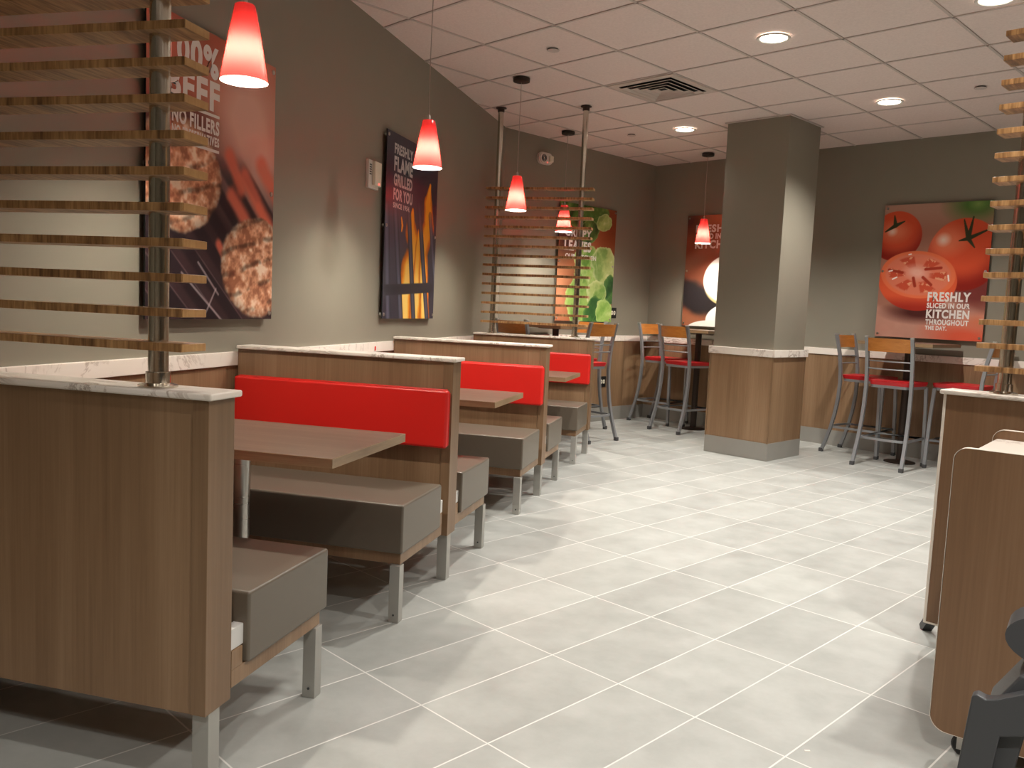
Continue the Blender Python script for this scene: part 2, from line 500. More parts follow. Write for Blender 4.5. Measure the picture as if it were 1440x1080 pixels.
# ------------------------------------------------------------------ booths
BT = 0.105        # divider thickness
XB = -2.22        # where the booths start at the wall
LB = 1.053        # length out from the wall
def bench(root, y0, y1, front):
    """a cushion between y0 and y1; front = the y of its front edge"""
    s = 1 if front > (y0 + y1) / 2 else -1
    t = BM(); box(t, 0.005, LB + 0.002, min(y0, y1), max(y0, y1), 0.268, 0.457, 0.009, 3)
    seat = obj('seat', t, M['vinyl'], root)
    # wooden apron under the cushion
    yi0, yi1 = (y0 - 0.055, y1 - 0.022) if s > 0 else (y0 + 0.022, y1 + 0.055)
    t = BM(); box(t, 0.01, LB - 0.012, yi0, yi1, 0.222, 0.2679, 0.002)
    box(t, 0.01, LB - 0.012, min(yi0, y0 - 0.006) if s > 0 else y1 + 0.006, y0 - 0.006 if s > 0 else max(yi1, y1 + 0.006), 0.2681, 0.318, 0.001)
    obj('apron', t, M['lam'], root)
    # steel bracket that ties the bench to the divider
    yb0, yb1 = (y0 - 0.066, y0 + 0.1) if s > 0 else (y1 - 0.1, y1 + 0.066)
    for xx in (0.2, LB - 0.045):
        t = BM(); box(t, xx, xx + 0.03, yb0, yb1, 0.319, 0.374, 0.002)
        obj('bracket', t, M['whitemetal'], root)
    yl = (y1 - 0.04, y1 + 0.001) if s > 0 else (y0 - 0.001, y0 + 0.04)
    for xx in (0.09, LB - 0.046):
        t = BM(); box(t, xx, xx + 0.042, yl[0] - (0.02 if s > 0 else 0), yl[1] - (0.02 if s > 0 else 0), 0.0, 0.2215, 0.002)
        lg = obj('leg', t, M['legmetal'], root)
        t = BM()
        lathe(t, [(0.0001, 0), (0.004, 0), (0.004, 0.002), (0.0001, 0.0022)], 10)
        ff = obj('screw', t, M['rubber'], lg)
        ff.rotation_euler = (math.pi / 2, 0, 0)
        ff.location = (xx + 0.021, yl[0] - (0.02 if s > 0 else 0), 0.03)

def pad(root, ymount, s):
    xe = LB - 0.008 if s < 0 else LB - 0.034
    t = BM(); box(t, 0.008, xe, min(ymount, ymount + s * 0.042), max(ymount, ymount + s * 0.042), 0.598, 0.85, 0.013, 3)
    p = obj('backrest', t, M['red'], root)
    t = BM()
    yy = ymount + s * 0.012
    pts = [(0.008, yy, 0.612), (0.02, yy, 0.598), (xe - 0.012, yy, 0.598), (xe, yy, 0.612), (xe, yy, 0.836), (xe - 0.012, yy, 0.85), (0.02, yy, 0.85), (0.008, yy, 0.836)]
    tube(t, pts, 0.003, 8, close=True)
    obj('piping', t, M['red'], p)

def booth(y0, label, near, far):
    root = thing('restaurant_booth', label, 'booth', (XB, y0, 0), 0, 'booths along the wall')
    t = BM(); box(t, 0, LB - 0.045, 0.004, BT - 0.004, 0.206, 0.970)
    dv = obj('divider_panel', t, M['lam'], root, smooth=False)
    t = BM(); box(t, LB - 0.0435, LB, 0.0, BT, 0.206, 0.970, 0.002)
    obj('end_post', t, M['lam_edge'], dv)
    t = BM(); box(t, -0.002, LB + 0.014, -0.012, BT + 0.012, 0.9705, 0.987, 0.005, 3)
    obj('ledge', t, M['marble'], root)
    for xx in (0.12, LB - 0.052):
        t = BM(); box(t, xx, xx + 0.046, BT / 2 - 0.03, BT / 2 + 0.016, 0.0, 0.2055, 0.002)
        obj('leg', t, M['legmetal'], root)
    if near:
        bench(root, -0.523, -0.097, -0.523)
        pad(root, -0.0005, -1)
    if far:
        bench(root, BT + 0.075, BT + 0.51, BT + 0.51)
        pad(root, BT + 0.0005, 1)
    return root

PY = [1.685, 3.42, 5.248, 7.01]
booth(PY[0], 'booth nearest the camera, its plain wood divider carrying the large slatted screen', False, True)
booth(PY[1], 'double booth with the largest red backrest, just past the burger patty poster', True, True)
booth(PY[2], 'double booth just past the flame poster, with the middle one of three red backrests', True, True)
booth(PY[3], 'booth at the far end of the row, carrying the tall slatted screen', True, False)

def booth_table(yc, label, hy=0.287):
    root = thing('booth_table', label, 'table', (-1.66, yc, 0), 0, 'tables between the booths')
    x0, x1 = -2.212 + 1.66, -1.146 + 1.66
    t = BM(); box(t, x0 + .002, x1 - .002, -hy + .002, hy - .002, 0.7105, 0.74, 0.001)
    tp = obj('tabletop', t, M['tabletop'], root, smooth=False)
    t = BM()
    box(t, x1 - .002, x1 + .001, -hy, hy, 0.71, 0.7395); box(t, x0, x1 - .002, -hy - .001, -hy + .002, 0.71, 0.7395); box(t, x0, x1 - .002, hy - .002, hy + .001, 0.71, 0.7395)
    obj('edge_band', t, M['tableedge'], tp, smooth=False)
    t = BM(); lathe(t, [(0.031, 0.016), (0.031, 0.70)], 28, 0.022)
    obj('pedestal', t, M['steel'], root)
    t = BM(); lathe(t, [(0.03, 0.70), (0.12, 0.7005), (0.12, 0.7095), (0.03, 0.7095)], 28, 0.022)
    obj('mounting_plate', t, M['black'], root)
    t = BM(); lathe(t, [(0.14, 0.0), (0.14, 0.010), (0.06, 0.022), (0.0311, 0.022)], 36, 0.022, cap0=True)
    obj('base', t, M['black'], root)
    return root
booth_table(2.556, 'grey-brown booth table in front of the largest red backrest')
booth_table(4.305, 'grey-brown booth table beside the flame poster, in front of the second red backrest')
booth_table(6.09, 'grey-brown booth table at the end booth below the tall slatted screen')

# slatted screens: poles with flanges, fifteen strand bamboo slats
def screen(loc, rz, xs, x0, x1, label, z0=0.987, zl=1.087, pitch=0.0815, depth=0.092, slat_t=0.0195):
    root = thing('slatted_screen', label, 'screen', loc, rz, 'slatted screens standing on booth dividers')
    for px in xs:
        t = BM(); lathe(t, [(0.0235, z0 + 0.006), (0.0235, CEIL - 0.012)], 28, px, 0)
        pl = obj('pole', t, M['chrome'], root)
        for zz, s in ((z0 + 0.0005, 1), (CEIL - 0.0005, -1)):
            t = BM(); lathe(t, [(0.0001, zz), (0.046, zz), (0.046, zz + s * 0.005), (0.031, zz + s * 0.009), (0.0285, zz + s * 0.010), (0.0285, zz + s * 0.036), (0.0237, zz + s * 0.037)], 28, px, 0)
            obj('flange', t, M['chrome'] if s > 0 else M['bronze'], pl)
    for k in range(15):
        zz = zl + pitch * k
        t = BM()
        box(t, x0, x1 - 0.0025, -depth / 2, depth / 2, zz - slat_t / 2, zz + slat_t / 2, 0.0015)
        sl = obj('slat', t, M['bamboo'], root)
        t = BM(); box(t, x1 - 0.0026, x1, -depth / 2 + 0.001, depth / 2 - 0.001, zz - slat_t / 2 + 0.0007, zz + slat_t / 2 - 0.0007, 0.001)
        obj('end_cap', t, M['bamboo_end'], sl)
    return root
screen((XB, PY[0] + BT / 2, 0), 0, (XB * -1 - 1.345, 0.15), 0.01, -1.245 - XB, 'large slatted bamboo screen on the nearest booth divider, crossing the burger patty poster')
screen((XB, PY[3] + BT / 2, 0), 0, (XB * -1 - 1.335, XB * -1 - 2.07), -2.165 - XB, -1.232 - XB, 'tall slatted screen on the far booth divider in front of the lettuce poster')

# the divider, ledge and screen at the right edge of the aisle
rp = AB(-1.055, 3.324)
root = thing('wooden_divider', 'freestanding brown wood divider with white ledge and pale upright edge, behind the wheeled cart', 'divider', rp, -TH)
t = BM(); box(t, 0.0, 1.7, 0.002, BT, 0.105, 0.970)
dv = obj('divider_panel', t, M['lam_dark'], root, smooth=False)
t = BM(); box(t, -0.004, 0.006, 0.0, BT + 0.002, 0.098, 0.970, 0.001); box(t, 0.006, 1.7, 0.0, BT + .002, 0.098, 0.1045)
obj('edge_band', t, M['edge'], dv, smooth=False)
t = BM(); box(t, -0.016, 1.72, -0.012, BT + 0.012, 0.9705, 0.987, 0.005, 3)
obj('ledge', t, M['marble'], root)
for xx in (0.05, 1.6):
    t = BM(); tube(t, [(xx - 0.045, 0.14, 0.15), (xx - 0.075, 0.185, 0.075), (xx - 0.115, 0.22, 0.0)], 0.018, square=True)
    box(t, xx - 0.03, xx + 0.03, 0.05, 0.16, 0.085, 0.105)
    lg = obj('chair_leg_foot', t, M['charcoal'], root)  # taken for a chair leg behind, built here as divider support
screen(AB(-1.055, 3.324) + BX * BT / 2, -TH, (0.178, 1.55), 0.088, 1.7, 'slatted bamboo screen on the freestanding divider beside the tomato poster', zl=1.073, pitch=0.0838)

# ------------------------------------------------------------------ bar stools and high tables
def make_stool(label):
    r = thing('bar_stool', label, 'bar stool', (0, 0, 0), 0, 'bar stools at the high tables')
    W = 0.197
    # local frame: +y is the way the sitter faces, the seat centre over the origin
    t = BM()
    pts = []
    sx = [(-0.175, -0.19), (-0.19, 0.19)]
    outline = []
    for (cx, cy, a0, a1, hw_) in ((0.15, 0.15, 0, 90, 1), (-0.15, 0.15, 90, 180, 1), (-0.13, -0.15, 180, 270, 1), (0.13, -0.15, 270, 360, 1)):
        outline += arc(cx, cy, 0.045, a0, a1, 6)
    prism(t, outline, lambda p: (p[0] * 0.96, p[1] * 0.96, 0.700), lambda p: (p[0], p[1], 0.722))
    top = [v for v in t.verts if v.co.z > 0.71]
    f = [f for f in t.faces if all(v in top for v in f.verts) and len(f.verts) > 4][0]
    ins = bmesh.ops.inset_region(t, faces=[f], thickness=0.02)
    for v in f.verts: v.co.z = 0.736
    obj('seat', t, M['seatred'], r)
    t = BM()
    ring = [(p[0] * 0.9, p[1] * 0.9, 0.688) for p in outline]
    tube(t, ring, 0.0115, square=True, close=True)
    box(t, -0.16, 0.16, -0.012, 0.012, 0.684, 0.7)
    obj('seat_frame', t, M['stool'], r)
    for s in (-1, 1):
        # one bent tube is rear leg and back post
        P = [(s * 0.205, -0.315, 0.012), (s * 0.202, -0.285, 0.10), (s * 0.197, -0.245, 0.235), (s * 0.193, -0.215, 0.38), (s * 0.190, -0.198, 0.52), (s * 0.188, -0.192, 0.66), (s * 0.187, -0.198, 0.78), (s * 0.187, -0.218, 0.93), (s * 0.187, -0.245, 1.05), (s * 0.187, -0.262, 1.112)]
        t = BM(); tube(t, P, 0.0135, square=True, up=Vector((1, 0, 0)))
        lg = obj('rear_leg', t, M['stool'], r)
        t = BM(); box(t, s * 0.205 - 0.0165, s * 0.205 + 0.0165, -0.335, -0.298, 0.0, 0.034, 0.003)
        obj('foot_cap', t, M['rubber'], lg)
        t = BM(); box(t, s * 0.187 - 0.0145, s * 0.187 + 0.0145, -0.278, -0.247, 1.1, 1.1145, 0.002)
        obj('post_cap', t, M['legmetal'], lg)
        P = [(s * 0.182, 0.168, 0.69), (s * 0.19, 0.18, 0.45), (s * 0.198, 0.192, 0.012)]
        t = BM(); tube(t, P, 0.0125, square=True, up=Vector((1, 0, 0)))
        lg = obj('front_leg', t, M['stool'], r)
        t = BM(); box(t, s * 0.198 - 0.0155, s * 0.198 + 0.0155, 0.1765, 0.2075, 0.0, 0.03, 0.003)
        obj('foot_cap', t, M['rubber'], lg)
    # foot ring: a flat bar bowed out at the back, straight at the sides
    t = BM()
    ring = [(-0.19, 0.175, 0.243), (0.19, 0.175, 0.243)] + [(0.19 * math.cos(a), -0.215 - 0.06 * math.sin(a), 0.243) for a in [math.pi * i / 12 for i in range(13)]]
    tube(t, ring, 0.0095, square=True, close=True)
    obj('foot_ring', t, M['stool'], r)
    # curved wooden back
    t = BM()
    n = 10
    f0, f1 = [], []
    vs = []
    for i in range(n + 1):
        x = -0.175 + 0.35 * i / n
        bow = -0.032 * (1 - (x / 0.175) ** 2)
        vs.append([t.verts.new((x, -0.241 + bow + dy - (zz - 0.99) * 0.17, zz)) for (dy, zz) in ((-0.007, 0.985), (0.007, 0.985), (0.007, 1.098), (-0.007, 1.098))])
    for a, b_ in zip(vs[:-1], vs[1:]):
        for k in range(4): t.faces.new((a[k], a[(k + 1) % 4], b_[(k + 1) % 4], b_[k]))
    t.faces.new(vs[0]); t.faces.new(list(reversed(vs[-1])))
    obj('backrest', t, M['beech'], r)
    for zz, yy in ((0.905, -0.213), (0.838, -0.204)):
        t = BM(); tube(t, [(-0.187, yy, zz), (-0.1, yy - 0.022, zz), (0, yy - 0.03, zz), (0.1, yy - 0.022, zz), (0.187, yy, zz)], 0.0065, 8)
        obj('back_rung', t, M['stool'], r)
    return r

def facing(ang_ab):                    # angle of the sitter's forward direction, measured from the B axis towards -A
    return -TH + math.radians(ang_ab)
OFF = 0.29
def stool_loc(a, b, ang):              # (a, b) = the middle of the two rear feet
    fwd = BX * math.cos(math.radians(ang)) - AX * math.sin(math.radians(ang))
    v = AB(a, b) + fwd * 0.315
    return (v.x, v.y, 0)
s0 = make_stool('bar stool seen from behind, its whole curved wooden back below the tomato poster')
s0.location = stool_loc(-2.76, 7.155, 0); s0.rotation_euler = (0, 0, facing(0))
for (a, b, ang, lab) in (
    (-3.46, 7.83, -90, 'bar stool turned side-on between the pillar and the tomato poster table'),
    (-2.02, 7.80, 90, 'bar stool with its back hidden behind the slatted screen beside the tomato poster'),
    (-4.985, 7.25, -9, 'bar stool standing just beside the pillar, its red seat running behind it'),
    (-5.75, 7.86, -88, 'bar stool tucked in the far corner behind another stool, beside the onion poster'),
    (-4.875, 6.11, 90, 'bar stool just past the end of the last booth, bent legs in the aisle'),
    (-5.63, 6.83, 180, 'bar stool below the lettuce poster, orange back half behind the screen pole'),
    (-5.40, 5.31, 0, 'bar stool with dark wooden back seen through the lowest slats of the far screen')):
    dup(s0, stool_loc(a, b, ang), facing(ang), lab)

def high_table(a, b, ha, hb, label):
    root = thing('high_table', label, 'table', AB(a, b), -TH, 'high bar tables')
    t = BM(); box(t, -ha, ha, -hb, hb, 1.038, 1.068, 0.001)
    tp = obj('tabletop', t, M['tabletop'], root, smooth=False)
    t = BM()
    box(t, -ha - .001, -ha + .0005, -hb, hb, 1.0385, 1.0675); box(t, ha - .0005, ha + .001, -hb, hb, 1.0385, 1.0675)
    box(t, -ha, ha, -hb - .001, -hb + .0005, 1.0385, 1.0675)
    obj('edge_band', t, M['tableedge'], tp, smooth=False)
    t = BM(); lathe(t, [(0.032, 0.02), (0.032, 1.028)], 24)
    obj('pedestal', t, M['bronze'], root)
    t = BM(); box(t, -0.12, 0.12, -0.12, 0.12, 1.028, 1.0375)
    obj('mounting_plate', t, M['black'], root)
    t = BM(); lathe(t, [(0.13, 0.0), (0.13, 0.008), (0.06, 0.02), (0.0325, 0.02)], 36, cap0=True)
    obj('base', t, M['bronze'], root)
high_table(-2.77, 7.70, 0.31, 0.35, 'high table under the tomato poster with bar stools around it')
high_table(-4.96, 7.76, 0.30, 0.30, 'high table under the onion poster, half behind the pillar')
high_table(-5.52, 6.10, 0.33, 0.30, 'high table under the lettuce poster, seen through the far slatted screen')

# ------------------------------------------------------------------ pendants
def pendant(loc, label, zb=1.945):
    root = thing('pendant_lamp', label, 'pendant lamp', (loc[0], loc[1], 0), 0, 'red glass pendant lamps')
    t = BM(); lathe(t, [(0.0001, CEIL - 0.03), (0.05, CEIL - 0.03), (0.062, CEIL - 0.026), (0.064, CEIL - 0.001), (0.0001, CEIL - 0.0005)], 36)
    obj('canopy', t, M['bronze'], root)
    zt = zb + 0.253
    sw = random.uniform(-0.006, 0.006)
    t = BM(); tube(t, [(0, 0, zt - 0.004), (sw * .3, 0, zt + 0.12), (sw, -sw * .5, zt + 0.3), (sw * .4, 0, zt + 0.5), (0, 0, CEIL - 0.03)], 0.0026, 8)
    obj('cord', t, M['cord'], root)
    t = BM(); lathe(t, [(0.0045, zt + 0.03), (0.0085, zt + 0.022), (0.009, zt + 0.001)], 16)
    obj('cord_grip', t, M['steel'], root)
    # glass shade: a red outer skin cased over a white lining
    t = BM(); lathe(t, [(0.006, zt), (0.033, zt - 0.001), (0.036, zt - 0.004)] + [(0.036 + (0.080 - 0.036) * i / 12, zt - 0.004 - (0.249) * i / 12) for i in range(1, 13)], 48)
    sh = obj('shade', t, M['shade'], root)
    t = BM(); lathe(t, [(0.0803, zb + 0.0015), (0.0806, zb), (0.0796, zb - 0.0012), (0.0786, zb), (0.0788, zb + 0.0015)], 48)
    obj('rim', t, M['ivory'], sh)
    t = BM(); lathe(t, [(0.0001, zb + 0.048), (0.016, zb + 0.05), (0.027, zb + 0.062), (0.031, zb + 0.078), (0.027, zb + 0.096), (0.018, zb + 0.114), (0.014, zb + 0.128), (0.0001, zb + 0.13)], 24)
    bl = obj('bulb', t, M['bulb'], root)
    t = BM(); lathe(t, [(0.0001, zb + 0.129), (0.019, zb + 0.13), (0.019, zb + 0.2), (0.0001, zb + 0.201)], 24)
    obj('socket', t, M['white'], root)
    return root
pendant((-1.686, 2.61), 'red glass pendant lamp largest in view, hanging beside the burger patty poster')
pendant((-1.693, 4.39), 'red glass pendant lamp hanging over the corner of the flame poster', 1.955)
pendant((-1.665, 6.18), 'red glass pendant lamp hanging just before the slats of the far screen', 1.943)
pendant((-1.68, 8.03), 'red glass pendant lamp seen through the far screen, before the lettuce poster', 1.962)
pendant((-0.415, 9.165), 'red glass pendant lamp before the onion poster beside the pillar', 1.98)

# ------------------------------------------------------------------ ceiling fixtures
def spot(loc, power, size=124, blend=0.7):
    l = bpy.data.lights.new('downlight_beam', 'SPOT')
    l.energy = power; l.spot_size = math.radians(size); l.spot_blend = blend
    l.shadow_soft_size = 0.05; l.color = (1.0, 0.965, 0.905)
    o = bpy.data.objects.new('downlight_beam', l); COL.objects.link(o)
    o.location = loc
    return o
POWER = 150.0
def downlight(x, y, label, power=POWER):
    root = thing('recessed_downlight', label, 'downlight', (x, y, CEIL), 0, 'recessed ceiling downlights')
    t = BM(); lathe(t, [(0.078, -0.0005), (0.098, -0.0005), (0.1, -0.004), (0.098, -0.008), (0.084, -0.008), (0.078, -0.0025)], 40)
    obj('trim_ring', t, M['white'], root)
    t = BM(); lathe(t, [(0.0001, -0.0075), (0.05, -0.0065), (0.0805, -0.003)], 40)
    obj('lens', t, M['lens'], root)
    spot((x, y, CEIL - 0.03), power)
downlight(0.094, 5.45, 'glowing downlight in the ceiling in front of the pillar, beside the air vent')
downlight(1.004, 7.08, 'glowing downlight in the ceiling on the tomato poster side of the pillar')
downlight(-0.586, 7.985, 'glowing downlight in the ceiling between the pillar and the onion poster')
downlight(1.17, 4.95, 'glowing downlight cut off by the top of the picture above the slatted screen')
for (x, y, pw) in ((-0.66, 4.43, POWER), (1.25, 2.62, POWER * 0.9), (2.6, 5.2, POWER * 0.8), (3.4, 2.2, POWER * 0.6), (0.5, 0.9, POWER * 0.7), (0.1, -0.5, POWER * 1.0), (-1.3, -0.7, POWER * 0.2), (2.6, -0.2, POWER * 0.6)):  # first one read from a pendant's wall shadow, the others added as fill light
    downlight(x, y, 'unseen ceiling downlight outside the view, placed to light the room', pw)

root = thing('ceiling_vent', 'square white ceiling air vent with nested dark slots', 'air vent', AB(-3.87, 5.34, CEIL), -TH)
t = BM()
for (x0, x1, y0, y1) in ((-0.296, 0.296, -0.296, -0.236), (-0.296, 0.296, 0.236, 0.296), (-0.296, -0.236, -0.236, 0.236), (0.236, 0.296, -0.236, 0.236)):
    box(t, x0, x1, y0, y1, -0.004, 0.005)
obj('face_plate', t, M['vent'], root, smooth=False)
t = BM(); box(t, -0.236, 0.236, -0.236, 0.236, -0.001, 0.0005)  # black plate standing in for the shade up inside the duct
obj('throat_shade_plate', t, M['ventdark'], root, smooth=False)
for k in range(4):              # square cone blades that flare outwards
    so = 0.232 - 0.054 * k
    si = so - 0.030
    t = BM()
    lo = [t.verts.new((so * a_, so * b_, -0.017)) for (a_, b_) in ((-1, -1), (1, -1), (1, 1), (-1, 1))]
    hi = [t.verts.new((si * a_, si * b_, -0.0012)) for (a_, b_) in ((-1, -1), (1, -1), (1, 1), (-1, 1))]
    l2 = [t.verts.new(((so - 0.006) * a_, (so - 0.006) * b_, -0.0185)) for (a_, b_) in ((-1, -1), (1, -1), (1, 1), (-1, 1))]
    for i in range(4):
        t.faces.new((lo[i], lo[(i + 1) % 4], hi[(i + 1) % 4], hi[i]))
        t.faces.new((l2[i], l2[(i + 1) % 4], lo[(i + 1) % 4], lo[i]))
    obj('louvre', t, M['vent'], root, smooth=False)

for (x, y, lab) in ((-1.285, 5.533, 'flat round sprinkler cover in the ceiling tile between two pendant cords'), (-1.101, 8.213, 'flat round sprinkler cover in the ceiling near the far corner'), (1.54, 6.715, 'flat round sprinkler cover in the ceiling above the tomato poster')):
    root = thing('sprinkler_cover', lab, 'sprinkler cover', (x, y, CEIL), 0, 'sprinkler covers in the ceiling')
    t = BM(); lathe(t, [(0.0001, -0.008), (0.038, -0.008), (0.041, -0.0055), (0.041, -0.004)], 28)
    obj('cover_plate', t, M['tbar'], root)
    t = BM(); lathe(t, [(0.033, -0.004), (0.033, 0.004)], 28)
    obj('collar', t, M['bronze'], root)

# ------------------------------------------------------------------ posters
def text_lines(lines, W, H, dz, fontoff=0.042):
    """lines: (text, u0, u1, v0, v1); one mesh of flat letters, in the poster's own frame (x right, z up)"""
    bm = BM()
    for (s, u0, u1, v0, v1) in lines:
        if s == '_':
            box(bm, (u0 - .5) * W, (u1 - .5) * W, dz - 0.0006, dz, v0 * H, v1 * H); continue
        cu = bpy.data.curves.new('letters', 'FONT'); cu.body = s
        cu.offset = fontoff; cu.resolution_u = 4; cu.space_character = 1.13; cu.space_word = 0.85
        o = bpy.data.objects.new('letters', cu); COL.objects.link(o)
        bpy.context.view_layer.update()
        me = bpy.data.meshes.new_from_object(o.evaluated_get(bpy.context.evaluated_depsgraph_get()))
        co = np.array([v.co[:] for v in me.vertices])
        mn, mx = co.min(0), co.max(0)
        sx = (u1 - u0) * W / (mx[0] - mn[0]); sz = (v1 - v0) * H / (mx[1] - mn[1])
        for v in me.vertices:
            x, y = v.co.x, v.co.y
            v.co = ((u0 - .5) * W + (x - mn[0]) * sx, dz - 0.0003, v0 * H + (y - mn[1]) * sz)
        bm.from_mesh(me)
        bpy.data.objects.remove(o); bpy.data.curves.remove(cu); bpy.data.meshes.remove(me)
    return bm

# small numpy picture kit -------------------------------------------------
def vnoise(u, v, fx, fy, seed):
    r = np.random.RandomState(seed).rand(64, 64)
    x, y = u * fx, v * fy
    xi, yi = np.floor(x).astype(int), np.floor(y).astype(int)
    fx_, fy_ = x - xi, y - yi
    fx_ = fx_ * fx_ * (3 - 2 * fx_); fy_ = fy_ * fy_ * (3 - 2 * fy_)
    g = lambda a, b: r[a % 64, b % 64]
    return (g(xi, yi) * (1 - fx_) + g(xi + 1, yi) * fx_) * (1 - fy_) + (g(xi, yi + 1) * (1 - fx_) + g(xi + 1, yi + 1) * fx_) * fy_
def fbm(u, v, f, seed, oct=4):
    s, a, t = 0, 1.0, 0
    for k in range(oct):
        s = s + a * vnoise(u + 3.1 * k, v + 1.7 * k, f * 2 ** k, f * 1.33 * 2 ** k, seed + k); t += a; a *= 0.55
    return s / t
def sstep(x, a, b):
    t = np.clip((x - a) / (b - a), 0, 1); return t * t * (3 - 2 * t)
def mixc(img, col, a):
    c = np.array(col, float) if not isinstance(col, np.ndarray) else col
    return img * (1 - a[..., None]) + c * a[..., None]
def ell(u, v, cu, cv, ru, rv, rot=0.0):
    c, s = math.cos(rot), math.sin(rot)
    du, dv = u - cu, (v - cv) * 1.333
    x, y = (du * c + dv * s) / ru, (-du * s + dv * c) / (rv * 1.333)
    return np.sqrt(x * x + y * y)
def seg(u, v, a, b):
    """distance to a segment and the place along it, in units of the poster's width"""
    ax, ay, bx, by = a[0], a[1] * 1.333, b[0], b[1] * 1.333
    px, py = u - ax, v * 1.333 - ay
    dx, dy = bx - ax, by - ay
    t = np.clip((px * dx + py * dy) / (dx * dx + dy * dy), 0, 1)
    return np.hypot(px - t * dx, py - t * dy), t

def art_beef(u, v):
    img = np.zeros(u.shape + (3,)); img[:] = (40, 27, 29)
    img = mixc(img, (168, 84, 62), sstep(v + 0.12 * (u - .5) + .06 * fbm(u, v, 4, 2), 0.50, 0.82))
    sm = np.clip(1.35 - ell(u, v, 0.80, 0.70, 0.36, 0.30), 0, 1) * (0.45 + 0.8 * fbm(u, v, 3, 3, 3))
    img = mixc(img, (222, 170, 152), np.clip(sm, 0, 0.85))
    img = mixc(img, (150, 66, 46), np.clip(0.9 - ell(u, v, 0.4, 1.0, 0.5, 0.14), 0, 1))
    img = mixc(img, (70, 34, 32), np.clip(0.9 - ell(u, v, 0.28, 0.68, 0.30, 0.10), 0, 1))
    low_ = sstep(-v + .05 * (u - .5), -0.62, -0.50)
    for k in range(9):          # grill bars
        q = u * 1.0 + v * 1.5 - 0.10 - 0.19 * k + 0.1 * v
        img = mixc(img, (24, 18, 21), (1 - sstep(np.abs(q), 0.035, 0.075)) * low_ * .9)
        img = mixc(img, (128, 100, 104), (1 - sstep(np.abs(q - 0.055), 0.0, 0.009)) * sstep(-v, -.30, -.2) * 0.45)
    for (a, b, w) in (((.60, .60), (.70, .49), .05), ((.73, .54), (.97, .36), .055), ((.62, .46), (.80, .34), .05), ((.88, .60), (1.02, .50), .06), ((.86, .44), (1.0, .33), .03), ((.52, .27), (.6, .20), .03)):
        d, t = seg(u, v, a, b)
        d = d + .02 * (fbm(u, v, 10, 7) - .5)
        img = mixc(img, (206, 88, 64), (1 - sstep(d, w * 0.3, w * 1.3)) * 0.85)
    def patty(img, cu, cv, ru, rv, seed):
        e = ell(u, v, cu, cv, ru, rv) + 0.12 * (fbm(u, v, 8, seed) - 0.5) + .05 * (fbm(u, v, 30, seed + 2) - .5)
        m = 1 - sstep(e, 0.92, 1.0)
        tex = .6 * fbm(u, v, 34, seed + 5, 3) + .4 * fbm(u, v, 11, seed + 6, 2)
        c0, c1, c2 = np.array([146, 84, 58.]), np.array([212, 142, 104.]), np.array([248, 212, 180.])
        t = np.clip((tex - 0.33) / 0.34, 0, 1)[..., None]
        c = np.where(t < .5, c0 + (c1 - c0) * t * 2, c1 + (c2 - c1) * (t * 2 - 1))
        for k in range(5):      # char lines across the meat
            q = (v - cv) - (u - cu) * 0.2 + 0.15 - 0.085 * k + 0.03 * (fbm(u, v, 9, seed + 9) - .5)
            c = c * (1 - 0.42 * (1 - sstep(np.abs(q), 0.002, 0.016)) * sstep(fbm(u, v, 12, seed + 12), .3, .55))[..., None]
        c = c * (1 - .35 * sstep(e, .72, 1.0))[..., None]
        return mixc(img, c, m)
    img = patty(img, 0.22, 0.49, 0.32, 0.20, 11)
    img = patty(img, 0.87, 0.20, 0.35, 0.20, 21)
    for (a, b) in (((.24, .16), (.58, -.02)), ((.50, .11), (.42, .02)), ((.36, .2), (.52, .09))):
        d, t = seg(u, v, a, b)
        img = mixc(img, (182, 164, 166), (1 - sstep(d, 0.002, 0.008)) * 0.6)
    return img

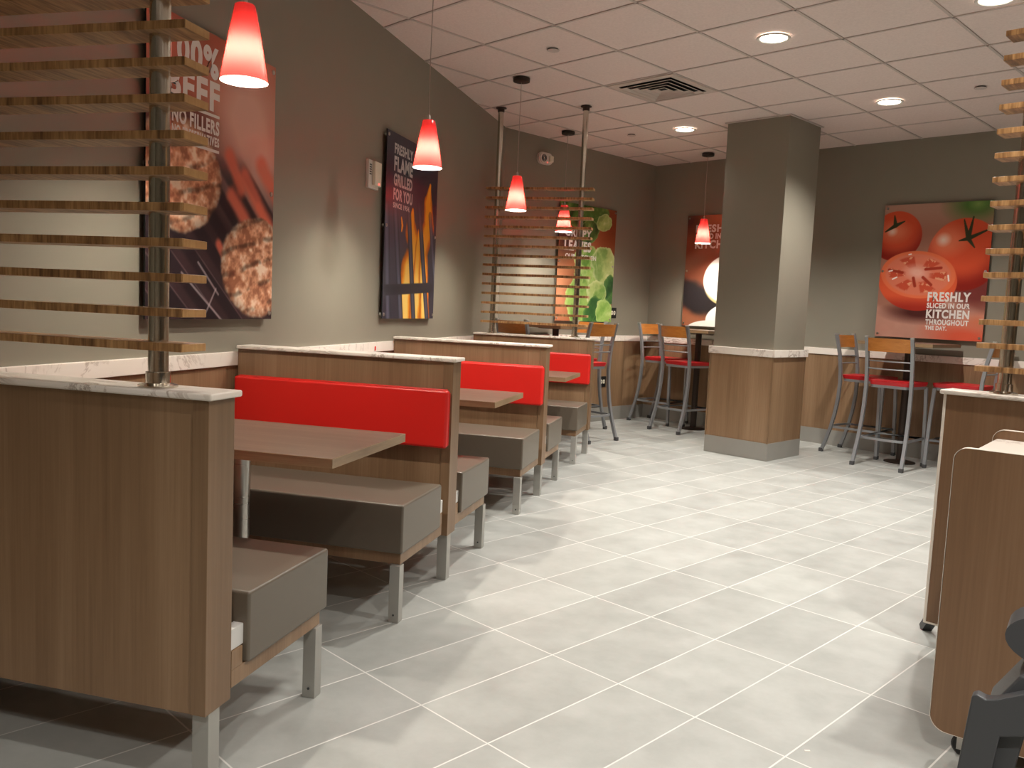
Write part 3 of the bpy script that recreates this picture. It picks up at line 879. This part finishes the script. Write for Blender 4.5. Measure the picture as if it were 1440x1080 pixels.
def art_flame(u, v):
    img = np.zeros(u.shape + (3,)); img[:] = (38, 35, 46)
    img = mixc(img, (62, 58, 70), np.clip(0.8 - ell(u, v, .3, .45, .7, .5), 0, 1))
    def flame(img, pts, w, seed):
        best = np.full(u.shape, 9.0); tt = np.zeros(u.shape)
        for i in range(len(pts) - 1):
            d, t = seg(u, v, pts[i][:2], pts[i + 1][:2])
            ww = pts[i][2] + (pts[i + 1][2] - pts[i][2]) * t
            q = d / ww
            best = np.minimum(best, q)
        q = best + 0.5 * (fbm(u * 1.5, v * .6, 9, seed) - .5)
        img = mixc(img, (190, 84, 14), 1 - sstep(q, 0.8, 1.05))
        img = mixc(img, (246, 152, 30), 1 - sstep(q, 0.45, 0.85))
        img = mixc(img, (255, 206, 96), (1 - sstep(q, 0.2, 0.6)) * sstep(-v, -.6, -.1))
        return img
    img = flame(img, [(.84, .80, .02), (.80, .68, .09), (.84, .55, .12), (.72, .40, .13), (.74, .2, .13), (.80, .0, .13)], 1, 31)
    img = flame(img, [(.50, .62, .02), (.48, .5, .11), (.56, .4, .11), (.44, .28, .13), (.40, .12, .12), (.42, 0, .1)], 1, 41)
    img = flame(img, [(.64, .5, .04), (.62, .3, .08), (.62, 0.0, .12)], 1, 51)
    img = flame(img, [(.29, .56, .012), (.31, .52, .02), (.30, .49, .012)], 1, 55)
    for (a, b, w) in (((.02, .60), (.10, .0), .055), ((.16, .66), (.33, .0), .05), ((.40, .70), (.58, .0), .045), ((.58, .78), (.86, .0), .045), ((.86, .62), (1.02, .2), .04)):
        d, t = seg(u, v, a, b)
        m = 1 - sstep(d, w * .8, w)
        c = np.array([70, 70, 88.]) * (1 - sstep(d, 0, w))[..., None] + np.array([26, 25, 33.]) * sstep(d, 0, w)[..., None]
        img = mixc(img, c, m * sstep(-v, -.74, -.52))
    d, t = seg(u, v, (.06, .155), (.92, .19))
    img = mixc(img, (30, 28, 36), 1 - sstep(d, .035, .045))
    return img

def art_lettuce(u, v):
    img = np.zeros(u.shape + (3,)); img[:] = (150, 78, 44)
    img = mixc(img, (116, 52, 28), sstep(u, .5, .95) * sstep(v, .4, .8))
    img = mixc(img, (196, 124, 86), np.clip(1.1 - ell(u, v, .06, .25, .25, .5), 0, 1))
    img = mixc(img, (58, 32, 24), np.clip(1.2 - ell(u, v, .12, .70, .26, .20), 0, 1))
    def leaf(img, cu, cv, ru, rv, rot, base, c0, c1, c2, seed, k=9):
        e = ell(u, v, cu, cv, ru, rv, rot) + .75 * (fbm(u, v, 4, seed) - .5) + .22 * (fbm(u, v, 16, seed + 3) - .5)
        m = 1 - sstep(e, .95, .99)
        ang = np.arctan2((v - base[1]) * 1.333, u - base[0])
        r_ = np.hypot((v - base[1]) * 1.333, u - base[0])
        fold = .5 + .5 * np.sin(ang * k + 5 * fbm(u, v, 3, seed + 7) + r_ * 3)
        fold = .38 * fold + .32 * fbm(u, v, 7, seed + 9) + .42 * (fbm(u, v, 19, seed + 13) - .15)
        c = np.array(c0, float) + (np.array(c1, float) - np.array(c0, float)) * sstep(fold, .2, .62)[..., None]
        c = c + (np.array(c2, float) - c) * sstep(fold, .62, .9)[..., None]
        vein = 1 - sstep(np.abs(np.sin(ang * k * .9 + 2 * fbm(u, v, 4, seed + 1))), 0, .10)
        c = c + (np.array(c2, float) - c) * (vein * .45)[..., None]
        c = c + (np.array(c2, float) - c) * (sstep(e, .80, .95) * .5)[..., None]
        return mixc(img, c, m)
    D, Mid, Li = (34, 66, 26), (120, 160, 62), (206, 216, 146)
    img = leaf(img, .40, .93, .46, .13, .1, (.1, .8), (26, 44, 18), (62, 96, 38), (120, 146, 70), 61)
    img = leaf(img, .50, .78, .20, .10, .6, (.4, .6), (30, 50, 22), (70, 104, 44), (130, 156, 80), 63)
    img = leaf(img, .78, .89, .15, .09, .3, (.6, .75), (96, 120, 52), (160, 180, 92), (206, 214, 146), 66, 7)
    img = leaf(img, .62, .40, .34, .27, .5, (.3, .0), (84, 128, 46), (146, 182, 82), Li, 71)
    img = leaf(img, .86, .46, .26, .24, .9, (.7, .0), (110, 146, 66), (176, 196, 110), (222, 226, 164), 75, 8)
    img = leaf(img, .40, .16, .24, .34, .1, (.4, -.3), (96, 142, 52), (142, 180, 78), (196, 212, 128), 77, 8)
    img = leaf(img, .96, .30, .14, .15, .3, (.8, .1), (30, 66, 30), (58, 102, 46), (110, 150, 70), 79, 7)
    img = leaf(img, .70, .24, .20, .13, .6, (.5, .0), (104, 148, 60), (170, 194, 104), (220, 226, 160), 83, 8)
    img = leaf(img, .66, .07, .22, .12, .9, (.5, -.2), (34, 76, 30), (66, 116, 46), (112, 156, 66), 87, 6)
    img = leaf(img, .88, .07, .17, .14, .5, (.6, -.1), (108, 156, 58), (150, 190, 86), (196, 216, 132), 89, 8)
    return img

def art_onion(u, v):
    img = np.zeros(u.shape + (3,)); img[:] = (112, 56, 38)
    img = mixc(img, (168, 98, 68), np.clip(1.2 - ell(u, v, .6, .97, .6, .14), 0, 1))
    img = mixc(img, (60, 36, 30), np.clip(1.2 - ell(u, v, .02, .95, .2, .12), 0, 1))
    d, t = seg(u, v, (-.1, .50), (.55, .80))
    img = mixc(img, (150, 96, 74), (1 - sstep(d, .02, .14)) * .55)
    d, t = seg(u, v, (.0, .30), (.6, .12))
    img = mixc(img, (30, 26, 28), (1 - sstep(d + .06 * (fbm(u, v, 5, 5) - .5), .12, .22)))
    img = mixc(img, (142, 80, 54), sstep(-v - .12 * u + .05 * fbm(u, v, 6, 8), -.15, -.06))
    e = ell(u, v, .62, .42, .36, .23)
    img = mixc(img, (226, 218, 204), 1 - sstep(e, .96, 1.0))
    img = mixc(img, (252, 250, 244), np.clip(1.2 - ell(u, v, .56, .47, .24, .17), 0, 1) * (1 - sstep(e, .93, 1.0)))
    img = mixc(img, (190, 166, 104), (1 - sstep(np.abs(e - .97), .02, .07)) * sstep(-v, -.36, -.22))
    e2 = ell(u, v, .74, .06, .42, .17)
    img = mixc(img, (240, 237, 230), 1 - sstep(e2, .96, 1.0))
    e3 = ell(u, v, .42, -.03, .36, .09)
    img = mixc(img, (236, 231, 222), 1 - sstep(e3, .95, 1.0))
    return img

def art_tomato(u, v):
    img = np.zeros(u.shape + (3,)); img[:] = (150, 96, 78)
    img = mixc(img, (168, 122, 104), sstep(v, .75, 1.0))
    img = mixc(img, (60, 96, 40), np.clip(1.3 - ell(u, v, .85, .98, .26, .13), 0, 1))
    img = mixc(img, (110, 140, 66), np.clip(1.0 - ell(u, v, .86, .98, .1, .06), 0, 1))
    # table
    img = mixc(img, (188, 132, 112), sstep(-v - .06 * np.sin(u * 7), -.27, -.2))
    img = mixc(img, (170, 112, 94), sstep(-v, -.27, -.1) * fbm(u, v, 8, 87) * .8)
    img = mixc(img, (206, 74, 50), np.clip(1.3 - ell(u, v, .85, .02, .38, .11, -.1), 0, 1))
    img = mixc(img, (196, 96, 66), np.clip(1.0 - ell(u, v, .95, .14, .2, .08), 0, 1))
    img = mixc(img, (56, 22, 20), np.clip(1.35 - ell(u, v, .42, .19, .32, .07), 0, 1) * .95)
    img = mixc(img, (86, 26, 26), np.clip(1.5 - ell(u, v, .92, .36, .22, .12), 0, 1) * .8)
    def tomato(img, cu, cv, ru, rv, hu, hv, deep=(120, 24, 18)):
        e = ell(u, v, cu, cv, ru, rv)
        c = np.zeros_like(img); c[:] = (206, 66, 38)
        c = mixc(c, deep, sstep(e + .75 * (cv - v) / rv * .7, .5, 1.35))
        c = mixc(c, (236, 118, 82), np.clip(1.1 - ell(u, v, hu, hv, ru * .7, rv * .5), 0, 1))
        c = mixc(c, (246, 208, 190), np.clip(1.1 - ell(u, v, hu - .02, hv, ru * .22, rv * .2, .6), 0, 1))
        return mixc(img, c, 1 - sstep(e, .97, 1.01))
    img = tomato(img, .13, .765, .25, .19, .11, .80)
    img = tomato(img, .77, .62, .33, .265, .60, .73)
    # stalks
    for (c0, arms, w) in (((.80, .735), ((.75, .87), (.83, .89), (.98, .80), (.72, .72), (.86, .67)), .022), ((.115, .845), ((.02, .80), (.10, .92), (.17, .86), (.20, .875)), .022)):
        for a in arms:
            d, t = seg(u, v, c0, a)
            img = mixc(img, (42, 46, 28), 1 - sstep(d, w * (1 - .7 * t) * .8, w * (1 - .7 * t) * 1.1))
    # the halved tomato: skin, flesh, core and seed chambers
    e = ell(u, v, .365, .425, .375, .222, -.08)
    c = np.zeros_like(img); c[:] = (214, 74, 42)
    c = mixc(c, (150, 34, 24), sstep(-v, -.33, -.22))
    img = mixc(img, c, 1 - sstep(e, .98, 1.0))
    f = ell(u, v, .365, .475, .36, .178, -.1)
    img = mixc(img, (222, 96, 58), 1 - sstep(f, .97, 1.0))
    img = mixc(img, (214, 104, 76), 1 - sstep(f, .82, .9))
    ang = np.arctan2((v - .475) * 2.0, u - .365)
    lob = .5 + .5 * np.cos(ang * 6 + .6)
    pulp = sstep(lob, .35, .6) * sstep(f, .28, .36) * (1 - sstep(f, .72, .80))
    img = mixc(img, (186, 58, 36), pulp * .9)
    img = mixc(img, (226, 150, 110), pulp * sstep(fbm(u, v, 24, 91), .58, .66) * .9)
    img = mixc(img, (230, 158, 138), np.clip(1.25 - ell(u, v, .36, .49, .13, .06, -.2), 0, 1))
    for (a, b) in (((.09, .51), (.22, .49)), ((.44, .515), (.58, .525)), ((.33, .45), (.35, .39)), ((.42, .455), (.5, .40))):
        d, t = seg(u, v, a, b)
        img = mixc(img, (146, 40, 26), 1 - sstep(d, .010, .018))
    for (a, b) in (((.65, .47), (.66, .43)), ((.27, .625), (.29, .628)), ((.13, .44), (.17, .455)), ((.09, .50), (.12, .505))):
        d, t = seg(u, v, a, b)
        img = mixc(img, (250, 232, 224), 1 - sstep(d, .004, .009))
    return img

def poster(name_label, centre, rz, fn, lines, letter, z0=1.103, W=0.925, H=1.216, nx=230, holes='all'):
    """the poster's own frame: x to the reader's right, y into the wall, z up"""
    root = thing('wall_poster', name_label, 'poster', centre, rz, 'food posters on standoffs')
    ny = int(nx * H / W)
    us = np.linspace(0, 1, nx + 1); vs = np.linspace(0, 1, ny + 1)
    U, V = np.meshgrid(us, vs)
    img = (np.clip(fn(U, V), 0, 255) / 255.0) ** 0.82
    lin_img = np.where(img <= 0.04045, img / 12.92, ((img + 0.055) / 1.055) ** 2.4)
    D = -0.034
    T = 0.007
    verts = [((x - .5) * W, D, y * H) for y in vs for x in us]
    idx = lambda i, j: j * (nx + 1) + i
    faces = [(idx(i, j), idx(i + 1, j), idx(i + 1, j + 1), idx(i, j + 1)) for j in range(ny) for i in range(nx)]
    nv = len(verts)
    verts += [(-W / 2, D, 0), (W / 2, D, 0), (W / 2, D, H), (-W / 2, D, H), (-W / 2, D + T, 0), (W / 2, D + T, 0), (W / 2, D + T, H), (-W / 2, D + T, H)]
    a = nv
    faces += [(a + 4, a + 7, a + 6, a + 5), (a, a + 4, a + 5, a + 1), (a + 1, a + 5, a + 6, a + 2), (a + 2, a + 6, a + 7, a + 3), (a + 3, a + 7, a + 4, a)]
    me = bpy.data.meshes.new('panel'); me.from_pydata(verts, [], faces)
    at = me.color_attributes.new('art', 'FLOAT_COLOR', 'POINT')
    colr = np.ones((len(verts), 4)); colr[:nv, :3] = lin_img.reshape(-1, 3); colr[nv:, :3] = 0.012
    at.data.foreach_set('color', colr.astype(np.float32).ravel())
    me.materials.append(M['art'])
    p = link(bpy.data.objects.new('panel', me), root)
    p.location = (0, 0, z0)
    if lines:
        o = obj('lettering', text_lines(lines, W, H, D - 0.0004), letter, root, smooth=False)
        o.location = (0, 0, z0)
    for sx in (-1, 1):
        for k, zz in enumerate((0.028, H / 2, H - 0.028)):
            t = BM(); lathe(t, [(0.0001, 0.0), (0.0095, 0.001), (0.011, 0.003), (0.011, 0.033), (0.0001, 0.0335)], 18)
            s_ = obj('standoff', t, M['steel'], root)
            # the standoff's head sits proud of the panel, its shank runs back to the wall
            s_.rotation_euler = (-math.pi / 2, 0, 0)
            s_.location = (sx * (W / 2 - 0.024), D - 0.0065, z0 + zz)
    return root

L1 = [('100%', .13, .50, .845, .955), ('BEEF', .13, .51, .735, .838), ('_', .13, .51, .716, .726), ('NO FILLERS', .165, .51, .655, .706), ('NO PRESERVATIVES', .165, .51, .615, .648), ('_', .13, .51, .594, .604)]
poster('burger patty poster with white beef lettering, behind the big slatted screen', (X1, 3.232, 0), math.pi / 2, art_beef, L1, M['letter'], 1.107, 0.912, 1.197)
L2 = [('FRESHLY', .13, .47, .892, .948), ('FLAME', .13, .47, .800, .880), ('GRILLED', .13, .47, .722, .788), ('FOR YOU', .13, .48, .645, .710), ('SINCE 1954.', .13, .44, .603, .633)]
poster('dark poster of flames rising through a grill with pale lettering', (X1, 5.487, 0), math.pi / 2, art_flame, L2, M['letter_grey'], 1.107, 0.938, 1.197)
L3 = [('CRISPY', .10, .56, .72, .79), ('LEAVES', .10, .56, .60, .69), ('OUR KITCHEN', .12, .66, .535, .575)]
poster('green lettuce poster on the wall behind the far slatted screen', AB(A2, 6.905), math.pi / 2 - TH, art_lettuce, L3, M['letter'])
L4 = [('FRESHLY', .12, .66, .845, .915), ('SLICED IN OUR', .12, .66, .785, .835), ('KITCHEN', .12, .66, .700, .775)]
poster('brown poster of white onions, half hidden by the pillar', AB(-4.925, B3), -TH, art_onion, L4, M['letter'])
L5 = [('FRESHLY', .48, .87, .277, .348), ('SLICED IN OUR', .48, .87, .228, .268), ('KITCHEN', .48, .87, .154, .219), ('THROUGHOUT', .48, .87, .105, .146), ('THE DAY.', .48, .68, .066, .098)]
poster('poster of red tomatoes, one cut in half, with bold white lettering', AB(-2.762, B3), -TH, art_tomato, L5, M['letter'])

# ------------------------------------------------------------------ small things on the walls
root = thing('wall_alarm_panel', 'small white control box on the wall between the two big posters', 'control box', (X1, 4.862, 0), math.pi / 2)
t = BM(); box(t, -0.075, 0.07, -0.022, 0, 1.905, 2.075, 0.004); obj('back_plate', t, M['white'], root)
t = BM(); box(t, -0.03, 0.066, -0.045, -0.0222, 1.925, 2.07, 0.006); obj('cover', t, M['ivory'], root)
t = BM()
for k in range(5): box(t, -0.066, -0.040, -0.0235, -0.0218, 1.985 + 0.014 * k, 1.993 + 0.014 * k)
obj('speaker_grille', t, M['rubber'], root, smooth=False)
t = BM(); box(t, 0.02, 0.03, -0.0465, -0.0448, 1.932, 1.942); obj('indicator_light', t, M['red_led'], root)

root = thing('fire_alarm_strobe', 'oval white fire alarm high on the wall above the slatted screen', 'alarm', AB(A2, 6.20, 2.705), math.pi / 2 - TH)
ov = arc(0.045, 0, 0.058, -90, 90, 12) + arc(-0.045, 0, 0.058, 90, 270, 12)
t = BM(); prism(t, ov, lambda p: (p[0], 0, p[1]), lambda p: (p[0], -0.03, p[1]))
prism(t, [(p[0] * .9, p[1] * .86) for p in ov], lambda p: (p[0], -0.03, p[1]), lambda p: (p[0], -0.042, p[1])); obj('housing', t, M['white'], root)
t = BM()
for r_ in (0.012, 0.022, 0.032):
    tube(t, [(-0.038 + r_ * math.cos(a), -0.0435, r_ * math.sin(a)) for a in [2 * math.pi * i / 24 for i in range(24)]], 0.003, 6, close=True)
obj('sounder_grille', t, M['rubber'], root)
t = BM(); box(t, 0.03, 0.085, -0.06, -0.043, -0.03, 0.03, 0.006); obj('strobe_lens', t, M['ivory'], root)
t = BM(); box(t, 0.006, 0.014, -0.0445, -0.0422, -0.042, -0.034); obj('indicator_light', t, M['red_led'], root)

def outlet(loc, rz, d, label):
    root = thing('wall_outlet', label, 'outlet', loc, rz, 'wall outlets')
    t = BM(); box(t, -0.058, 0.058, d - 0.006, d, -0.058, 0.058, 0.002); obj('cover_plate', t, M['black'], root)
    for sx in (-1, 1):
        t = BM(); prism(t, arc(sx * 0.021, 0.008, 0.016, 0, 180, 8) + arc(sx * 0.021, -0.008, 0.016, 180, 360, 8), lambda p: (p[0], d - 0.006, p[1]), lambda p: (p[0], d - 0.009, p[1]))
        sk = obj('socket', t, M['ivory'], root)
        t = BM(); box(t, sx * 0.021 - 0.007, sx * 0.021 - 0.004, d - 0.0098, d - 0.0088, -0.004, 0.008); box(t, sx * 0.021 + 0.004, sx * 0.021 + 0.007, d - 0.0098, d - 0.0088, -0.004, 0.008)
        obj('slot', t, M['black'], sk, smooth=False)
outlet(AB(A2, 7.435, 1.206), math.pi / 2 - TH, 0.0, 'black outlet on the painted wall beside the lettuce poster corner')
outlet(AB(A2, 7.30, 0.44), math.pi / 2 - TH, -0.012, 'black outlet low on the wood wainscot behind the bent stool legs')

t = BM(); box(t, -0.007, 0.007, -0.004, 0, -0.013, 0.013, 0.001)
o = tag(obj('red_sticker', t, M['red']), 'tiny red sticker on the white chair rail beside the double booth', 'sticker')
o.location = (X1 + 0.022, 4.954, 0.917); o.rotation_euler = (0, 0, math.pi / 2)
t = BM(); box(t, -0.008, 0.008, -0.004, 0.004, 0.0, 0.0012)
o = tag(obj('paper_scrap', t, M['white']), 'tiny white paper scrap on the open tile floor', 'scrap')
o.location = (0.272, 2.438, 0); o.rotation_euler = (0, 0, 0.3)

# ------------------------------------------------------------------ the wheeled cart
ca = math.radians(24.0)
root = thing('wheeled_cart', 'brown wood cart on casters with rounded end panels and a marble shelf between them', 'cart', (0.608, 2.565, 0), -ca)
def cart_panel(y):
    W, z0, z1 = 0.72, 0.068, 0.885
    out = [(p[0], p[1]) for p in arc(0.045, z0 + 0.045, 0.045, 180, 270, 8)] + arc(W - 0.045, z0 + 0.045, 0.045, 270, 360, 8) + arc(W - 0.035, z1 - 0.035, 0.035, 0, 90, 8) + arc(0.035, z1 - 0.035, 0.035, 90, 180, 8)
    t = BM(); prism(t, [(0.0012 + p[0] * (W - .0024) / W, p[1]) for p in out], lambda p: (p[0], y, p[1]), lambda p: (p[0], y + 0.022, p[1]))
    pn = obj('side_panel', t, M['lam_dark'], root)
    t = BM()
    cx, cz = W / 2, (z0 + z1) / 2
    vs = []
    for p in out:
        d = Vector((p[0] - cx, p[1] - cz)).normalized()
        q = [(p[0] + d.x * e, yy, p[1] + d.y * e) for (e, yy) in ((0.0, y - 0.0006), (0.0016, y - 0.0006), (0.0016, y + 0.0226), (0.0, y + 0.0226))]
        vs.append([t.verts.new(c) for c in q])
    for i in range(len(vs)):
        a, b_ = vs[i], vs[(i + 1) % len(vs)]
        for k in range(4): t.faces.new((a[k], a[(k + 1) % 4], b_[(k + 1) % 4], b_[k]))
    obj('edge_band', t, M['edge'], pn)
cart_panel(0.0)
cart_panel(0.585)
t = BM(); box(t, 0.012, 0.708, 0.0226, 0.5844, 0.832, 0.855, 0.002); obj('top_shelf', t, M['marble'], root)
t = BM(); box(t, 0.02, 0.70, 0.0226, 0.5844, 0.12, 0.14, 0.002); obj('bottom_shelf', t, M['lam_dark'], root)
t = BM(); box(t, 0.685, 0.703, 0.0226, 0.5844, 0.1405, 0.8315, 0.002); obj('back_panel', t, M['lam_dark'], root)
for (cx, cy) in ((0.085, 0.045), (0.635, 0.045), (0.085, 0.555), (0.635, 0.555)):
    t = BM(); box(t, cx - 0.03, cx + 0.03, cy - 0.02, cy + 0.03, 0.112, 0.1195); box(t, cx - 0.015, cx + 0.022, cy - 0.019, cy - 0.0165, 0.02, 0.112); box(t, cx - 0.015, cx + 0.022, cy + 0.0165, cy + 0.019, 0.02, 0.112)
    cs = obj('caster', t, M['steel'], root, smooth=False)
    t = BM(); lathe(t, [(0.006, -0.014), (0.026, -0.014), (0.031, -0.009), (0.031, 0.009), (0.026, 0.014), (0.006, 0.014)], 28)
    w = obj('wheel', t, M['black'], cs)
    w.rotation_euler = (math.pi / 2, 0, 0); w.location = (cx, cy, 0.031)

# ------------------------------------------------------------------ the charcoal high chair
ha = math.radians(20.0)
nv_, tv_ = Vector((math.sin(ha), math.cos(ha), 0)), Vector((math.cos(ha), -math.sin(ha), 0))
D0 = 1.33
org = nv_ * D0
root = thing('high_chair', 'charcoal plastic high chair in front of the wheeled cart', 'high chair', org, -ha)
def hc(x0, outline, y0, y1, nm, mat, bev=0.004):
    t = BM(); prism(t, outline, lambda p: (p[0], y0, p[1]), lambda p: (p[0], y1, p[1]))
    bmesh.ops.recalc_face_normals(t, faces=t.faces[:])
    if bev: bmesh.ops.bevel(t, geom=t.edges[:], offset=bev, segments=2, profile=0.5, affect='EDGES')
    return obj(nm, t, mat, root)
side = [(-0.165, 0.0), (-0.110, 0.0), (-0.071, 0.60), (-0.066, 0.648), (-0.02, 0.664), (0.22, 0.664), (0.262, 0.64), (0.30, 0.0), (0.355, 0.0), (0.315, 0.70), (0.29, 0.735), (0.0, 0.728), (-0.045, 0.717), (-0.075, 0.700), (-0.087, 0.697), (-0.099, 0.701), (-0.105, 0.696)]
hc(0, side, 0.0, 0.022, 'side_frame', M['charcoal'], 0.003)
hc(0, [(p[0] + 0.10, p[1]) for p in side], 0.40, 0.422, 'side_frame', M['charcoal'], 0.003)
hc(0, [(0.05, 0.48), (0.27, 0.46), (0.27, 0.48), (0.05, 0.50)], 0.0225, 0.3995, 'seat', M['charcoal'])
hc(0, [(-0.088, 0.672), (-0.050, 0.735), (0.10, 0.76), (0.10, 0.735), (-0.03, 0.70), (-0.06, 0.50), (-0.085, 0.50)], 0.0225, 0.12, 'backrest', M['charcoal'])
hc(0, [(-0.03, 0.73), (0.03, 0.73), (0.03, 0.765), (-0.03, 0.765)], 0.045, 0.085, 'neck', M['charcoal'], 0.002)
lobe = [(0.0 + 0.058 * math.cos(2 * math.pi * i / 28), 0.787 + 0.036 * math.sin(2 * math.pi * i / 28)) for i in range(28)]
hc(0, [(p[0] - 0.016, p[1]) for p in lobe], 0.03, 0.10, 'head_roll', M['charcoal'], 0.0)
hc(0, [(0.21, 0.56), (0.30, 0.58), (0.30, 0.60), (0.21, 0.58)], 0.0225, 0.3995, 'crotch_bar', M['charcoal'])
hc(0, [(0.02, 0.16), (0.29, 0.16), (0.29, 0.18), (0.02, 0.18)], 0.0225, 0.3995, 'footrest', M['charcoal'])

# ------------------------------------------------------------------ world, camera, look
w = bpy.data.worlds.new('World'); SC.world = w; w.use_nodes = True
w.node_tree.nodes['Background'].inputs['Color'].default_value = (0.9, 0.85, 0.8, 1)
w.node_tree.nodes['Background'].inputs['Strength'].default_value = 0.05

F = Vector((-0.25440445, 0.962826, -0.09079909)); R = Vector((0.96478213, 0.25916769, 0.04502829)); U = Vector((-0.0668866, 0.07614595, 0.99485073))
cam = bpy.data.cameras.new('camera'); co = bpy.data.objects.new('camera', cam); COL.objects.link(co)
cam.sensor_width = 36.0; cam.lens = 1181.37 / 1440 * 36.0; cam.clip_start = 0.02
mw = Matrix.Identity(4)
for i in range(3):
    mw[i][0], mw[i][1], mw[i][2] = R[i], U[i], -F[i]
mw[2][3] = 1.217
co.matrix_world = mw
SC.camera = co
vs_ = SC.view_settings
SC.display_settings.display_device = 'sRGB'
vs_.view_transform = 'Standard'; vs_.look = 'None'; vs_.gamma = 1.0; vs_.exposure = 0.3; vs_.use_curve_mapping = False
SC.cycles.use_denoising = True
SC.cycles.max_bounces = 8
SC.cycles.sample_clamp_indirect = 6.0
